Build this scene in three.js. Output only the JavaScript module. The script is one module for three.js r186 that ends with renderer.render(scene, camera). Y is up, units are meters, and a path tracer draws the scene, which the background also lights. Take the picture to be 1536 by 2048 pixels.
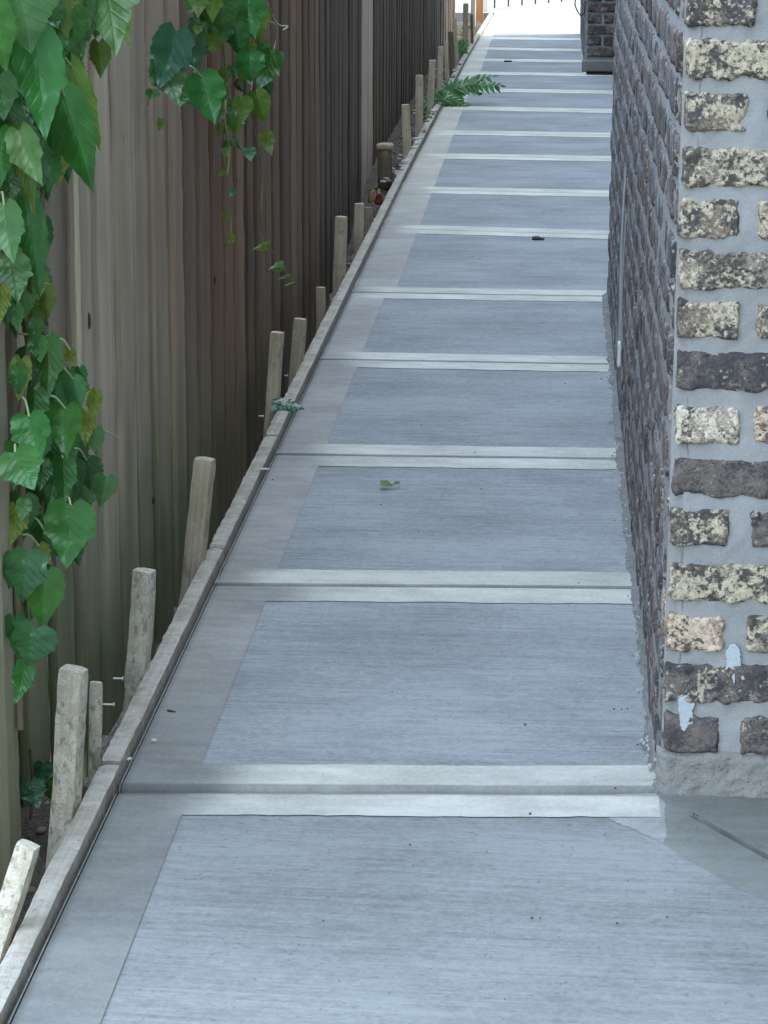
import * as THREE from 'three';
import { mergeGeometries, mergeVertices } from 'three/addons/utils/BufferGeometryUtils.js';

// ------------------------------------------------------------------ camera, sky, sun, exposure
const scene = new THREE.Scene();
const camera = new THREE.PerspectiveCamera(22.284, 0.75, 0.1, 600);
const CP = new THREE.Vector3(0, 1.55, 0);
const FW = new THREE.Vector3(-0.0628170, -0.2483793, -0.9666239);
const UP = new THREE.Vector3(-0.0199565, 0.9686557, -0.2476044);
const RT = new THREE.Vector3(0.9978255, 0.0037367, -0.0658048);
camera.position.copy(CP); camera.up.copy(UP); camera.lookAt(CP.clone().add(FW)); camera.updateMatrixWorld();
const SUN = new THREE.Vector3(0.82, 1.25, -0.36).normalize();
{
  const W = 256, H = 128, d = new Float32Array(W * H * 4);
  for (let j = 0; j < H; j++) for (let i = 0; i < W; i++) {
    const el = ((j + 0.5) / H - 0.5) * Math.PI, az = ((i + 0.5) / W - 0.5) * 2 * Math.PI;
    const dx = Math.cos(el) * Math.cos(az), dz = Math.cos(el) * Math.sin(az), dy = Math.sin(el);
    const k = Math.pow(Math.max(0, 1 - Math.max(0, dy)), 2.2);
    const g = Math.max(0, dx * SUN.x + dy * SUN.y + dz * SUN.z), glow = 0.5 * Math.pow(g, 6);
    let c = [0.50 + 0.42 * k + glow, 0.65 + 0.35 * k + glow, 0.87 + 0.16 * k + glow * 0.9].map((t) => t * 1.7);
    if (dy < 0) c = [0.25, 0.24, 0.22];
    for (let q = 0; q < 3; q++) d[(j * W + i) * 4 + q] = c[q];
    d[(j * W + i) * 4 + 3] = 1;
  }
  const t = new THREE.DataTexture(d, W, H, THREE.RGBAFormat, THREE.FloatType);
  t.mapping = THREE.EquirectangularReflectionMapping; t.magFilter = t.minFilter = THREE.LinearFilter; t.wrapS = THREE.RepeatWrapping;
  t.needsUpdate = true;
  scene.background = t; scene.environment = t;
}
const sun = new THREE.DirectionalLight(0xfff0da, 2.0);
sun.position.copy(SUN).multiplyScalar(40); sun.target.position.set(0, 0, -12); sun.position.z -= 12;
sun.castShadow = true; sun.shadow.mapSize.set(2048, 2048); sun.shadow.bias = -0.0005;
Object.assign(sun.shadow.camera, { left: -24, right: 24, top: 24, bottom: -24, near: 1, far: 90 });
scene.add(sun, sun.target);
const renderer = new THREE.WebGLRenderer({ antialias: true });
renderer.setSize(768, 1024); renderer.shadowMap.enabled = true;
renderer.toneMapping = THREE.LinearToneMapping;
renderer.toneMappingExposure = 2.75;

// ------------------------------------------------------------------ helpers
function rng(seed) { let a = seed >>> 0; return () => { a = (a + 0x6D2B79F5) | 0; let t = Math.imul(a ^ (a >>> 15), 1 | a); t = (t + Math.imul(t ^ (t >>> 7), 61 | t)) ^ t; return ((t ^ (t >>> 14)) >>> 0) / 4294967296; }; }
const R = rng(20731);
const rr = (a, b) => a + (b - a) * R();
const lerp = (a, b, t) => a + (b - a) * t, clamp = (x, a, b) => Math.min(b, Math.max(a, x));
const sstep = (a, b, x) => { const t = clamp((x - a) / (b - a), 0, 1); return t * t * (3 - 2 * t); };
function h3(x, y, z) { let h = Math.imul(x, 374761393) ^ Math.imul(y, 668265263) ^ Math.imul(z, 2147483647 ^ 0x5bd1e995); h = Math.imul(h ^ (h >>> 13), 1274126177); h ^= h >>> 16; return (h >>> 0) / 4294967296; }
function vn3(x, y, z) {
  const xi = Math.floor(x), yi = Math.floor(y), zi = Math.floor(z), f = (t) => t * t * (3 - 2 * t);
  const u = f(x - xi), v = f(y - yi), w = f(z - zi), L = lerp;
  return L(L(L(h3(xi, yi, zi), h3(xi + 1, yi, zi), u), L(h3(xi, yi + 1, zi), h3(xi + 1, yi + 1, zi), u), v),
    L(L(h3(xi, yi, zi + 1), h3(xi + 1, yi, zi + 1), u), L(h3(xi, yi + 1, zi + 1), h3(xi + 1, yi + 1, zi + 1), u), v), w);
}
const fb3 = (x, y, z) => (vn3(x, y, z) - 0.5) + 0.5 * (vn3(x * 2.1 + 7, y * 2.1, z * 2.1) - 0.5) + 0.25 * (vn3(x * 4.3, y * 4.3 + 3, z * 4.3) - 0.5);
function vn2(x, y, px, py, s) {                 // tiling value noise
  const xi = Math.floor(x), yi = Math.floor(y), f = (t) => t * t * (3 - 2 * t), m = (a, p) => ((a % p) + p) % p;
  const u = f(x - xi), v = f(y - yi), x0 = m(xi, px), x1 = m(xi + 1, px), y0 = m(yi, py), y1 = m(yi + 1, py);
  return lerp(lerp(h3(x0, y0, s), h3(x1, y0, s), u), lerp(h3(x0, y1, s), h3(x1, y1, s), u), v);
}
const N = (u, v, fx, fy, s) => vn2(u * fx, v * fy, fx, fy, s);
function F2(u, v, fx, fy, s, o = 4) { let a = 0, w = 0.5, t = 0; for (let i = 0; i < o; i++) { a += w * N(u, v, fx << i, fy << i, s + i * 17); t += w; w *= 0.55; } return a / t; }
const l2s = (c) => c <= 0.0031308 ? 12.92 * c : 1.055 * Math.pow(c, 1 / 2.4) - 0.055;
function tex(W, H, fn, color = true) {           // fn(u, v) -> linear rgb (colour) or one value (bump)
  const d = new Uint8Array(W * H * 4);
  for (let j = 0; j < H; j++) for (let i = 0; i < W; i++) {
    const c = fn((i + 0.5) / W, (j + 0.5) / H), k = (j * W + i) * 4;
    for (let q = 0; q < 3; q++) d[k + q] = clamp(Math.round(255 * (color ? l2s(c[q]) : c)), 0, 255);
    d[k + 3] = 255;
  }
  const t = new THREE.DataTexture(d, W, H); t.wrapS = t.wrapT = THREE.RepeatWrapping;
  t.magFilter = THREE.LinearFilter; t.minFilter = THREE.LinearMipmapLinearFilter; t.generateMipmaps = true; t.anisotropy = 8;
  if (color) t.colorSpace = THREE.SRGBColorSpace;
  t.needsUpdate = true; return t;
}
const mix3 = (a, b, t) => [lerp(a[0], b[0], t), lerp(a[1], b[1], t), lerp(a[2], b[2], t)];
const sc3 = (a, s) => [a[0] * s, a[1] * s, a[2] * s];
function std(o) { return new THREE.MeshStandardMaterial(Object.assign({ roughness: 0.9, metalness: 0 }, o)); }
const col = (r, g, b) => new THREE.Color().setRGB(r, g, b);
const used = {};
function numbered(n) { if (!(n in used)) { used[n] = 0; return n; } used[n]++; return n + '_' + String(used[n]).padStart(3, '0'); }
function tag(o, label, category, group, kind) { if (label) o.userData.label = label; if (category) o.userData.category = category; if (group) o.userData.group = group; if (kind) o.userData.kind = kind; return o; }
function mesh(name, geo, mat, parent) { const m = new THREE.Mesh(geo, mat); m.name = parent ? name : numbered(name); m.castShadow = m.receiveShadow = true; (parent || scene).add(m); return m; }
function group(name, p = [0, 0, 0]) { const g = new THREE.Group(); g.name = numbered(name); g.position.set(...p); scene.add(g); return g; }
// a pixel of the 1536 x 2048 photograph -> a point of the world on a plane
function ray(px, py) { return new THREE.Vector3().addScaledVector(RT, (px - 768) / 5200).addScaledVector(UP, (1024 - py) / 5200).add(FW); }
const atX = (px, py, X) => { const d = ray(px, py); return d.multiplyScalar((X - CP.x) / d.x).add(CP); };
const atY = (px, py, Y = 0) => { const d = ray(px, py); return d.multiplyScalar((Y - CP.y) / d.y).add(CP); };
const atZ = (px, py, Z) => { const d = ray(px, py); return d.multiplyScalar((Z - CP.z) / d.z).add(CP); };
function gridGeo(us, vs, fn, uvfn, cfn) {
  const p = [], uv = [], c = [], ix = [], nu = us.length;
  for (const v of vs) for (const u of us) { const q = fn(u, v); p.push(...q); uv.push(...(uvfn ? uvfn(q, u, v) : [q[0], q[2]])); if (cfn) c.push(...cfn(q, u, v)); }
  for (let j = 0; j < vs.length - 1; j++) for (let i = 0; i < nu - 1; i++) { const a = j * nu + i; ix.push(a, a + 1, a + nu, a + 1, a + nu + 1, a + nu); }
  const g = new THREE.BufferGeometry(); g.setAttribute('position', new THREE.Float32BufferAttribute(p, 3)); g.setAttribute('uv', new THREE.Float32BufferAttribute(uv, 2));
  if (cfn) g.setAttribute('color', new THREE.Float32BufferAttribute(c, 3));
  g.setIndex(ix); g.computeVertexNormals(); return g;
}
function fit(g, m4) { if (m4) g.applyMatrix4(m4); return g; }
const seq = (a, b, n) => Array.from({ length: n + 1 }, (_, i) => a + (b - a) * i / n);
// a rounded, roughened block; size w h d, centred at the origin
function block(w, h, d, sx, sy, sz, r, amp, freq, seed, uvs = 4) {
  let g = new THREE.BoxGeometry(w, h, d, sx, sy, sz); g.deleteAttribute('uv'); g.deleteAttribute('normal'); g = mergeVertices(g, 1e-5);
  const P = g.attributes.position, uv = new Float32Array(P.count * 2), ou = h3(seed, 3, 1), ov = h3(seed, 5, 2);
  for (let i = 0; i < P.count; i++) {
    const x = P.getX(i), y = P.getY(i), z = P.getZ(i);
    const qx = clamp(x, -w / 2 + r, w / 2 - r), qy = clamp(y, -h / 2 + r, h / 2 - r), qz = clamp(z, -d / 2 + r, d / 2 - r);
    let dx = x - qx, dy = y - qy, dz = z - qz; const l = Math.hypot(dx, dy, dz) || 1; dx /= l; dy /= l; dz /= l;
    const e = [w / 2 - Math.abs(x), h / 2 - Math.abs(y), d / 2 - Math.abs(z)].sort((p, q) => p - q)[1];
    const k = r + amp * lerp(1, 0.38, sstep(0.003, 0.016, e)) * fb3(x * freq + seed * 3.7, y * freq + seed, z * freq - seed);
    P.setXYZ(i, qx + dx * k, qy + dy * k, qz + dz * k);
    uv[2 * i] = (x + 0.7 * z) * uvs + ou; uv[2 * i + 1] = (y + 0.3 * z) * uvs + ov;
  }
  g.setAttribute('uv', new THREE.BufferAttribute(uv, 2)); g.computeVertexNormals(); return g;
}
// a sawn board / stake: box w h d, grain along `ax`, slightly chipped; uv in metres with grain along v
function board(w, h, d, ax, seed, segs, amp = 0.002, b = 0.003, cfn) {
  const n = [1, 1, 1]; n[ax] = segs; const g = new THREE.BoxGeometry(w, h, d, 2 * n[0] + (ax === 0 ? 0 : 1), 2 * n[1] + (ax === 1 ? 0 : 1), 2 * n[2] + (ax === 2 ? 0 : 1));
  const P = g.attributes.position, Nn = g.attributes.normal, uv = g.attributes.uv, D = [w, h, d], c = [];
  const ou = h3(seed, 1, 9) * 3, ov = h3(seed, 2, 9) * 3;
  for (let i = 0; i < P.count; i++) {
    const p = [P.getX(i), P.getY(i), P.getZ(i)], nn = [Math.abs(Nn.getX(i)), Math.abs(Nn.getY(i)), Math.abs(Nn.getZ(i))];
    const o = [0, 1, 2].filter((k) => k !== ax);
    const ua = nn[ax] > 0.9 ? p[o[0]] : (nn[o[0]] > 0.9 ? p[o[1]] : p[o[0]] + 0.17), va = nn[ax] > 0.9 ? p[o[1]] * 4 : p[ax];
    uv.setXY(i, ua + ou, va + ov);
    const at = [0, 1, 2].map((k) => Math.abs(Math.abs(p[k]) - D[k] / 2) < 1e-6), edges = at[0] + at[1] + at[2];
    const q = p.slice();
    for (let k = 0; k < 3; k++) {
      if (edges >= 2 && at[k]) q[k] -= Math.sign(p[k]) * b * (0.4 + 1.2 * vn3(p[0] * 40 + seed, p[1] * 40, p[2] * 40)) * (edges === 3 ? 1 : 0.6);
      q[k] += amp * fb3(p[0] * 9 + seed * 1.3 + k * 11, p[1] * 9, p[2] * 9 - seed);
    }
    P.setXYZ(i, ...q); if (cfn) c.push(...cfn(q));
  }
  if (cfn) g.setAttribute('color', new THREE.Float32BufferAttribute(c, 3));
  g.deleteAttribute('normal');
  const m = mergeVertices(g, 1e-6); m.computeVertexNormals(); return m;
}
function tube(pts, r, seg = 12, rad = 5) { return new THREE.TubeGeometry(new THREE.CatmullRomCurve3(pts), seg, r, rad); }

// ------------------------------------------------------------------ textures and materials
const T = {};
T.broom = tex(1024, 1024, (u, v) => {
  const wob = v + 0.004 * N(u, v, 3, 6, 5);
  const a = N(u, wob, 2, 210, 1), b = N(u, wob, 3, 64, 2), c = N(u, wob, 1, 22, 3), d = F2(u, v, 5, 9, 4), g = N(u, v, 420, 420, 6), s = N(u, v, 9, 330, 8);
  const sc = N(u, wob, 14, 170, 15), bl = F2(u, v, 3, 4, 16, 4);
  const g2 = N(u, v, 170, 210, 18), g3 = F2(u, v, 60, 90, 19, 3);
  const k = 0.80 + 0.06 * (a - 0.5) + 0.06 * (b - 0.5) + 0.08 * (c - 0.5) + 0.20 * (d - 0.5) + 0.14 * (g - 0.5) + 0.10 * (s - 0.5) + 0.15 * (sc - 0.5) + 0.42 * (bl - 0.5) + 0.16 * (g2 - 0.5) + 0.22 * (g3 - 0.5);
  const pit = N(u, v, 150, 150, 12) > 0.93 ? 0.72 : 1; return [k * pit, k * pit * 1.0, k * pit * 1.0];
});
T.broomB = tex(1024, 1024, (u, v) => { const w = v + 0.004 * N(u, v, 3, 6, 5); return 0.16 * N(u, w, 2, 210, 1) + 0.28 * N(u, w, 14, 170, 15) + 0.16 * N(u, v, 170, 210, 18) + 0.15 * N(u, w, 3, 64, 2) + 0.15 * N(u, v, 9, 330, 8) + 0.1 * N(u, v, 300, 400, 9); }, false);
T.smooth = tex(1024, 1024, (u, v) => {
  const d = F2(u, v, 5, 5, 24, 5), w = u + 0.22 * v + 0.10 * Math.sin(6.2832 * v), st = N(w, v, 9, 60, 21), g = N(u, v, 380, 380, 26), e = F2(u, v, 16, 40, 28, 3);
  let k = 0.84 + 0.42 * (d - 0.5) + 0.10 * (st - 0.5) + 0.12 * (g - 0.5) + 0.28 * (e - 0.5) + 0.12 * (N(u, v, 160, 160, 27) - 0.5);
  if (N(u, v, 120, 120, 29) > 0.955) k *= 0.75;
  return [k, k * (1 - 0.01 * d), k * (0.985)];
});
T.smoothB = tex(1024, 1024, (u, v) => { const w = u + 0.22 * v + 0.10 * Math.sin(6.2832 * v); return 0.45 * F2(u, v, 12, 12, 24, 4) + 0.25 * N(w, v, 9, 60, 21) + 0.2 * F2(u, v, 60, 60, 33, 3) + 0.1 * N(u, v, 300, 300, 9); }, false);
T.wood = tex(512, 1024, (u, v) => {            // 0.5 m across, 2 m along
  const w = u + 0.012 * (F2(u, v, 3, 3, 40) - 0.5), a = N(w, v, 90, 3, 41), b = N(w, v, 26, 2, 42), c = N(w, v, 220, 8, 43), d = F2(u, v, 5, 7, 44), e = N(w, v, 8, 2, 47);
  let k = 0.74 + 0.10 * (a - 0.5) + 0.13 * (b - 0.5) + 0.12 * (c - 0.5) + 0.42 * (d - 0.5) + 0.12 * (e - 0.5);
  if (N(w, v, 130, 4, 45) > 0.93) k *= 0.66;
  if (N(u, v, 26, 30, 46) > 0.975) k *= 0.4;
  return [k * 1.03, k, k * 0.97];
});
T.woodB = tex(512, 1024, (u, v) => { const w = u + 0.012 * (F2(u, v, 3, 3, 40) - 0.5); return 0.4 * N(w, v, 90, 3, 41) + 0.3 * N(w, v, 220, 8, 43) + 0.3 * (N(w, v, 130, 4, 45) > 0.90 ? 0 : 1); }, false);
for (const k of ['wood', 'woodB']) T[k].repeat.set(2, 0.5);
T.stake = tex(256, 512, (u, v) => {            // 0.25 x 0.5 m : pale sawn wood with cement specks
  const g = N(u, v, 60, 4, 51), d = F2(u, v, 4, 5, 52), s = F2(u, v, 20, 30, 53, 4), m = F2(u, v, 9, 12, 57, 4);
  let c = sc3([0.56, 0.50, 0.38], 0.9 + 0.32 * (g - 0.5) + 0.4 * (d - 0.5));
  c = mix3(c, [0.60, 0.58, 0.50], sstep(0.50, 0.68, s) * 0.4); c = mix3(c, [0.22, 0.19, 0.15], sstep(0.60, 0.78, m) * 0.5); return c;
});
T.splat = tex(256, 512, (u, v) => {
  const d = F2(u, v, 4, 5, 62), s = F2(u, v, 24, 34, 63, 4), m = F2(u, v, 30, 40, 67, 4);
  const g = N(u, v, 60, 4, 51); let c = sc3([0.56, 0.535, 0.46], 0.92 + 0.4 * (d - 0.5) + 0.15 * (g - 0.5));
  c = mix3(c, [0.70, 0.70, 0.66], sstep(0.44, 0.66, s) * 0.6); c = mix3(c, [0.22, 0.205, 0.18], sstep(0.58, 0.74, m) * 0.65); return c;
});
for (const k of ['stake', 'splat']) T[k].repeat.set(4, 2);
T.form = tex(256, 1024, (u, v) => {            // 0.25 x 1 m : cement-coated board edge
  const g = N(u, v, 50, 3, 71), d = F2(u, v, 3, 9, 72), s = F2(u, v, 10, 40, 73, 4), x = N(u, v, 5, 120, 76), p = F2(u, v, 30, 110, 77, 3);
  let c = mix3([0.40, 0.38, 0.335], [0.47, 0.46, 0.43], sstep(0.40, 0.62, d));
  c = sc3(c, 0.9 + 0.2 * (g - 0.5) + 0.22 * (x - 0.5)); c = mix3(c, [0.56, 0.55, 0.51], sstep(0.52, 0.72, s) * 0.5); c = mix3(c, [0.2, 0.19, 0.17], sstep(0.70, 0.82, p) * 0.6); return c;
});
T.form.repeat.set(4, 1);
function brickTex(seed, thr, pale, mid, dark) {
  return tex(512, 512, (u, v) => {              // 0.25 m
    const a = F2(u, v, 12, 12, seed, 5), b = F2(u, v, 44, 44, seed + 50, 4), c = F2(u, v, 7, 7, seed + 90, 4), g = N(u, v, 190, 190, seed + 7), e = F2(u, v, 64, 64, seed + 120, 3), wv = F2(u, v, 3, 3, seed + 33, 3);
    let k = mix3(dark, mid, sstep(0.42, 0.60, c * 0.6 + e * 0.4)); k = mix3(k, pale, sstep(thr - 0.01, thr + 0.09, 0.34 * a + 0.48 * b + 0.18 * e + 0.35 * (wv - 0.5)) * 0.92);
    k = mix3(k, dark, sstep(0.62, 0.74, e) * 0.65); return sc3(k, 0.86 + 0.35 * (g - 0.5) + 0.4 * (b - 0.5));
  });
}
const CREAM = [0.58, 0.51, 0.365], GREYB = [0.29, 0.235, 0.175], BLACK = [0.085, 0.08, 0.078];
T.brickMix = brickTex(101, 0.515, CREAM, GREYB, BLACK);
T.brickTan = brickTex(201, 0.50, [0.58, 0.51, 0.36], [0.36, 0.31, 0.25], [0.10, 0.085, 0.075]);
T.brickDark = brickTex(301, 0.59, [0.48, 0.42, 0.31], [0.185, 0.155, 0.135], [0.075, 0.07, 0.072]);
T.brickPale = brickTex(401, 0.42, [0.72, 0.65, 0.52], [0.48, 0.40, 0.31], [0.13, 0.11, 0.09]);
T.brickBrown = brickTex(501, 0.56, [0.38, 0.365, 0.345], [0.205, 0.178, 0.168], [0.06, 0.054, 0.056]);
T.brickB = tex(512, 512, (u, v) => 0.5 * F2(u, v, 14, 14, 601, 5) + 0.3 * F2(u, v, 50, 50, 603, 3) + 0.2 * (N(u, v, 60, 60, 605) > 0.86 ? 0 : 1), false);
T.mortar = tex(512, 512, (u, v) => { const d = F2(u, v, 5, 5, 701, 5), g = N(u, v, 220, 220, 703), k = 0.86 + 0.28 * (d - 0.5) + 0.12 * (g - 0.5); return [k, k, k]; });
T.mortarB = tex(512, 512, (u, v) => 0.6 * F2(u, v, 10, 10, 701, 4) + 0.4 * N(u, v, 200, 200, 706), false);
for (const k of ['mortar', 'mortarB']) T[k].repeat.set(2, 2);
T.soil = tex(512, 512, (u, v) => { const d = F2(u, v, 8, 8, 801, 5), g = N(u, v, 130, 130, 803), k = 0.5 + 0.9 * (d - 0.5) + 0.6 * (g - 0.5); return sc3([0.085, 0.068, 0.052], 0.4 + k); });
T.soilB = tex(512, 512, (u, v) => 0.6 * F2(u, v, 12, 12, 801, 5) + 0.4 * N(u, v, 130, 130, 803), false);
T.leaf = tex(256, 256, (u, v) => {
  const x = Math.abs(u - 0.5), d = F2(u, v, 6, 6, 901, 4); let k = 0.85 + 0.35 * (d - 0.5);
  let vein = Math.exp(-Math.pow(x / 0.012, 2));
  for (let i = 0; i < 5; i++) { const t = v - (0.02 + i * 0.16) - x * (0.75 - i * 0.03); vein = Math.max(vein, Math.exp(-Math.pow(t / 0.010, 2)) * 0.7 * sstep(0.5, 0.2, x)); }
  return mix3([k, k, k], [1.3, 1.12, 1.15], vein * 0.3);
});
T.leafB = tex(256, 256, (u, v) => {
  const x = Math.abs(u - 0.5); let h = 0.5 + 0.35 * F2(u, v, 7, 7, 905, 3); h -= 0.4 * Math.exp(-Math.pow(x / 0.02, 2));
  for (let i = 0; i < 5; i++) { const t = v - (0.02 + i * 0.16) - x * (0.75 - i * 0.03); h -= 0.3 * Math.exp(-Math.pow(t / 0.018, 2)); } return clamp(h, 0, 1);
}, false);

const M = {};
M.broom = std({ color: col(0.345, 0.36, 0.365), map: T.broom, bumpMap: T.broomB, bumpScale: 0.0020, roughness: 0.9 });
M.broomNear = M.broom.clone(); M.broomNear.color.setRGB(0.285, 0.295, 0.29);  // darker copy, painted to offset the stronger light on the near slab
M.border = std({ vertexColors: true, map: T.smooth, bumpMap: T.smoothB, bumpScale: 0.0012, roughness: 0.62 });
M.patch = std({ color: col(0.235, 0.24, 0.222), map: T.smooth, bumpMap: T.smoothB, bumpScale: 0.0008, roughness: 0.7 });
M.groove = std({ color: col(0.16, 0.165, 0.165), map: T.smooth, roughness: 0.6 });
M.smear = std({ color: col(0.36, 0.365, 0.35), map: T.smooth, bumpMap: T.smoothB, bumpScale: 0.0015, roughness: 0.7 });
M.walk = std({ color: col(0.25, 0.235, 0.21), map: T.smooth, bumpMap: T.smoothB, bumpScale: 0.002, roughness: 0.9 });
M.fence = std({ color: col(1.62, 1.46, 1.22), vertexColors: true, map: T.wood, bumpMap: T.woodB, bumpScale: 0.002, roughness: 0.95 });
M.stake = std({ color: col(1, 0.95, 0.85), map: T.stake, bumpMap: T.woodB, bumpScale: 0.001, roughness: 0.9 });
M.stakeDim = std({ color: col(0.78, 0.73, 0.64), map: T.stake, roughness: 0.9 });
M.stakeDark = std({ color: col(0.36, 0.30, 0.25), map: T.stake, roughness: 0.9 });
M.splat = std({ color: col(1.02, 0.97, 0.87), map: T.splat, bumpMap: T.mortarB, bumpScale: 0.002, roughness: 0.9 });
M.form = std({ color: col(1, 0.95, 0.87), map: T.form, bumpMap: T.mortarB, bumpScale: 0.0015, roughness: 0.85 });
M.formWarm = std({ color: col(0.95, 0.9, 0.8), map: T.form, bumpMap: T.mortarB, bumpScale: 0.0015, roughness: 0.88 });
const BM = {}; for (const k of ['Mix', 'Tan', 'Dark', 'Pale', 'Brown']) BM[k] = std({ map: T['brick' + k], bumpMap: T.brickB, bumpScale: 0.004, roughness: 0.95 });
BM.Pink = std({ color: col(0.95, 0.84, 0.78), map: T.brickPale, bumpMap: T.brickB, bumpScale: 0.004 });
BM.Grey = std({ color: col(0.80, 0.80, 0.84), map: T.brickBrown, bumpMap: T.brickB, bumpScale: 0.004 });
BM.Red = std({ color: col(0.98, 0.86, 0.80), map: T.brickBrown, bumpMap: T.brickB, bumpScale: 0.004 });
M.mortar = std({ color: col(0.35, 0.358, 0.352), map: T.mortar, bumpMap: T.mortarB, bumpScale: 0.0013, roughness: 0.92 });
M.mortarSide = std({ color: col(0.33, 0.335, 0.335), map: T.mortar, bumpMap: T.mortarB, bumpScale: 0.004, roughness: 0.95 });
M.parge = std({ color: col(0.27, 0.265, 0.25), map: T.mortar, bumpMap: T.brickB, bumpScale: 0.006, roughness: 0.95 });
M.slurry = std({ color: col(0.46, 0.46, 0.45), map: T.mortar, roughness: 0.95 });
M.splash = std({ color: col(0.50, 0.56, 0.58), map: T.mortar, bumpMap: T.mortarB, bumpScale: 0.002, roughness: 0.8 });
M.soil = std({ map: T.soil, bumpMap: T.soilB, bumpScale: 0.012, roughness: 1 });
M.metal = std({ color: col(0.55, 0.58, 0.60), metalness: 0.6, roughness: 0.45 });
M.white = std({ color: col(0.75, 0.78, 0.78), roughness: 0.5 });
M.iron = std({ color: col(0.03, 0.03, 0.032), roughness: 0.5 });
M.crumb = std({ color: col(0.06, 0.05, 0.045), roughness: 1 });
M.crumbLight = std({ color: col(0.55, 0.53, 0.49), roughness: 0.9 });
M.stone = std({ color: col(0.24, 0.22, 0.20), map: T.mortar, roughness: 1 });
const leafMat = (r, g, b, rough = 0.38, tr = 0.25) => new THREE.MeshPhysicalMaterial({ color: col(r, g, b), map: T.leaf, bumpMap: T.leafB, bumpScale: 0.0025, roughness: rough, transmission: tr, thickness: 0, clearcoat: rough < 0.45 ? 0.35 : 0.05, clearcoatRoughness: 0.28, side: THREE.DoubleSide });
M.leaf = [leafMat(0.050, 0.19, 0.032, 0.34, 0.2), leafMat(0.072, 0.29, 0.050, 0.32, 0.3), leafMat(0.20, 0.32, 0.03, 0.5, 0.40), leafMat(0.13, 0.33, 0.10, 0.36, 0.3), leafMat(0.035, 0.135, 0.055, 0.24, 0.1)];
M.shades = M.leaf.map((m) => [m, ...[[0.72, 0.80, 0.85], [1.2, 1.05, 0.85], [0.9, 1.12, 1.25]].map((f) => { const c = m.clone(); c.color.setRGB(m.color.r * f[0], m.color.g * f[1], m.color.b * f[2]); return c; })]);
M.petiole = std({ color: col(0.40, 0.46, 0.26), roughness: 0.5 });
M.stem = std({ color: col(0.16, 0.12, 0.07), roughness: 0.9 });
M.stemGreen = std({ color: col(0.28, 0.28, 0.11), roughness: 0.7 });

// ------------------------------------------------------------------ ground
const soilY = (x, z) => -0.27 + 0.022 * fb3(x * 9, 1, z * 9) + 0.018 * fb3(x * 40, 5, z * 40) + 0.20 * sstep(-10, -14, z) + 0.165 * sstep(-4.75, -4.35, z);
{
  const g = new THREE.PlaneGeometry(500, 500); g.rotateX(-Math.PI / 2); g.translate(0, -0.40, -60);
  const uv = g.attributes.uv; for (let i = 0; i < uv.count; i++) uv.setXY(i, uv.getX(i) * 900, uv.getY(i) * 900);
  tag(mesh('ground', g, M.soil), 'bare brown earth under and around the concrete path', null, null, 'structure');
  const s = gridGeo(seq(-1.25, -0.70, 30), seq(-2.4, -25, 700), (x, z) => [x, soilY(x, z), z], (q) => [q[0] * 2, q[2] * 2]);
  tag(mesh('soil', s, M.soil), 'strip of dark soil between the wooden fence and the form boards', null, null, 'structure');
  // pavement across the end of the path
  const w = new THREE.BoxGeometry(16, 0.1, 9); w.translate(0, -0.056, -29.9);
  const wu = w.attributes.uv; for (let i = 0; i < wu.count; i++) wu.setXY(i, wu.getX(i) * 10, wu.getY(i) * 6);
  tag(mesh('pavement', w, M.walk), 'pale sunlit pavement beyond the iron gate', null, null, 'structure');
}

// ------------------------------------------------------------------ the concrete path: slab > broom_panel
const xin = (z) => { const d = -z; return d < 12 ? -0.725 : d < 15.2 ? lerp(-0.725, -0.705, (d - 12) / 3.2) : d < 20 ? lerp(-0.705, -0.675, (d - 15.2) / 4.8) : lerp(-0.675, -0.612, (d - 20) / 5); };
const JO = [[0.35, 0.38], [1.60, 1.63], [2.85, 2.885], [4.112, 4.170], [5.376, 5.418], [6.621, 6.642], [7.930, 7.924], [9.188, 9.181], [10.80, 10.70], [12.07, 12.01], [13.44, 13.40], [14.58, 14.53], [15.98, 15.89], [17.22, 17.14], [18.52, 18.45], [19.68, 19.63], [20.80, 20.72], [21.95, 21.9], [23.15, 23.1], [24.3, 24.28], [25.35, 25.35]];
const path = group('path'); path.userData.kind = 'structure'; path.userData.label = 'narrow new concrete path of broomed slabs with smooth borders';
const rnd = (d, r) => d >= r ? 0 : -(r - Math.sqrt(Math.max(0, r * r - (r - d) * (r - d))));
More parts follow.
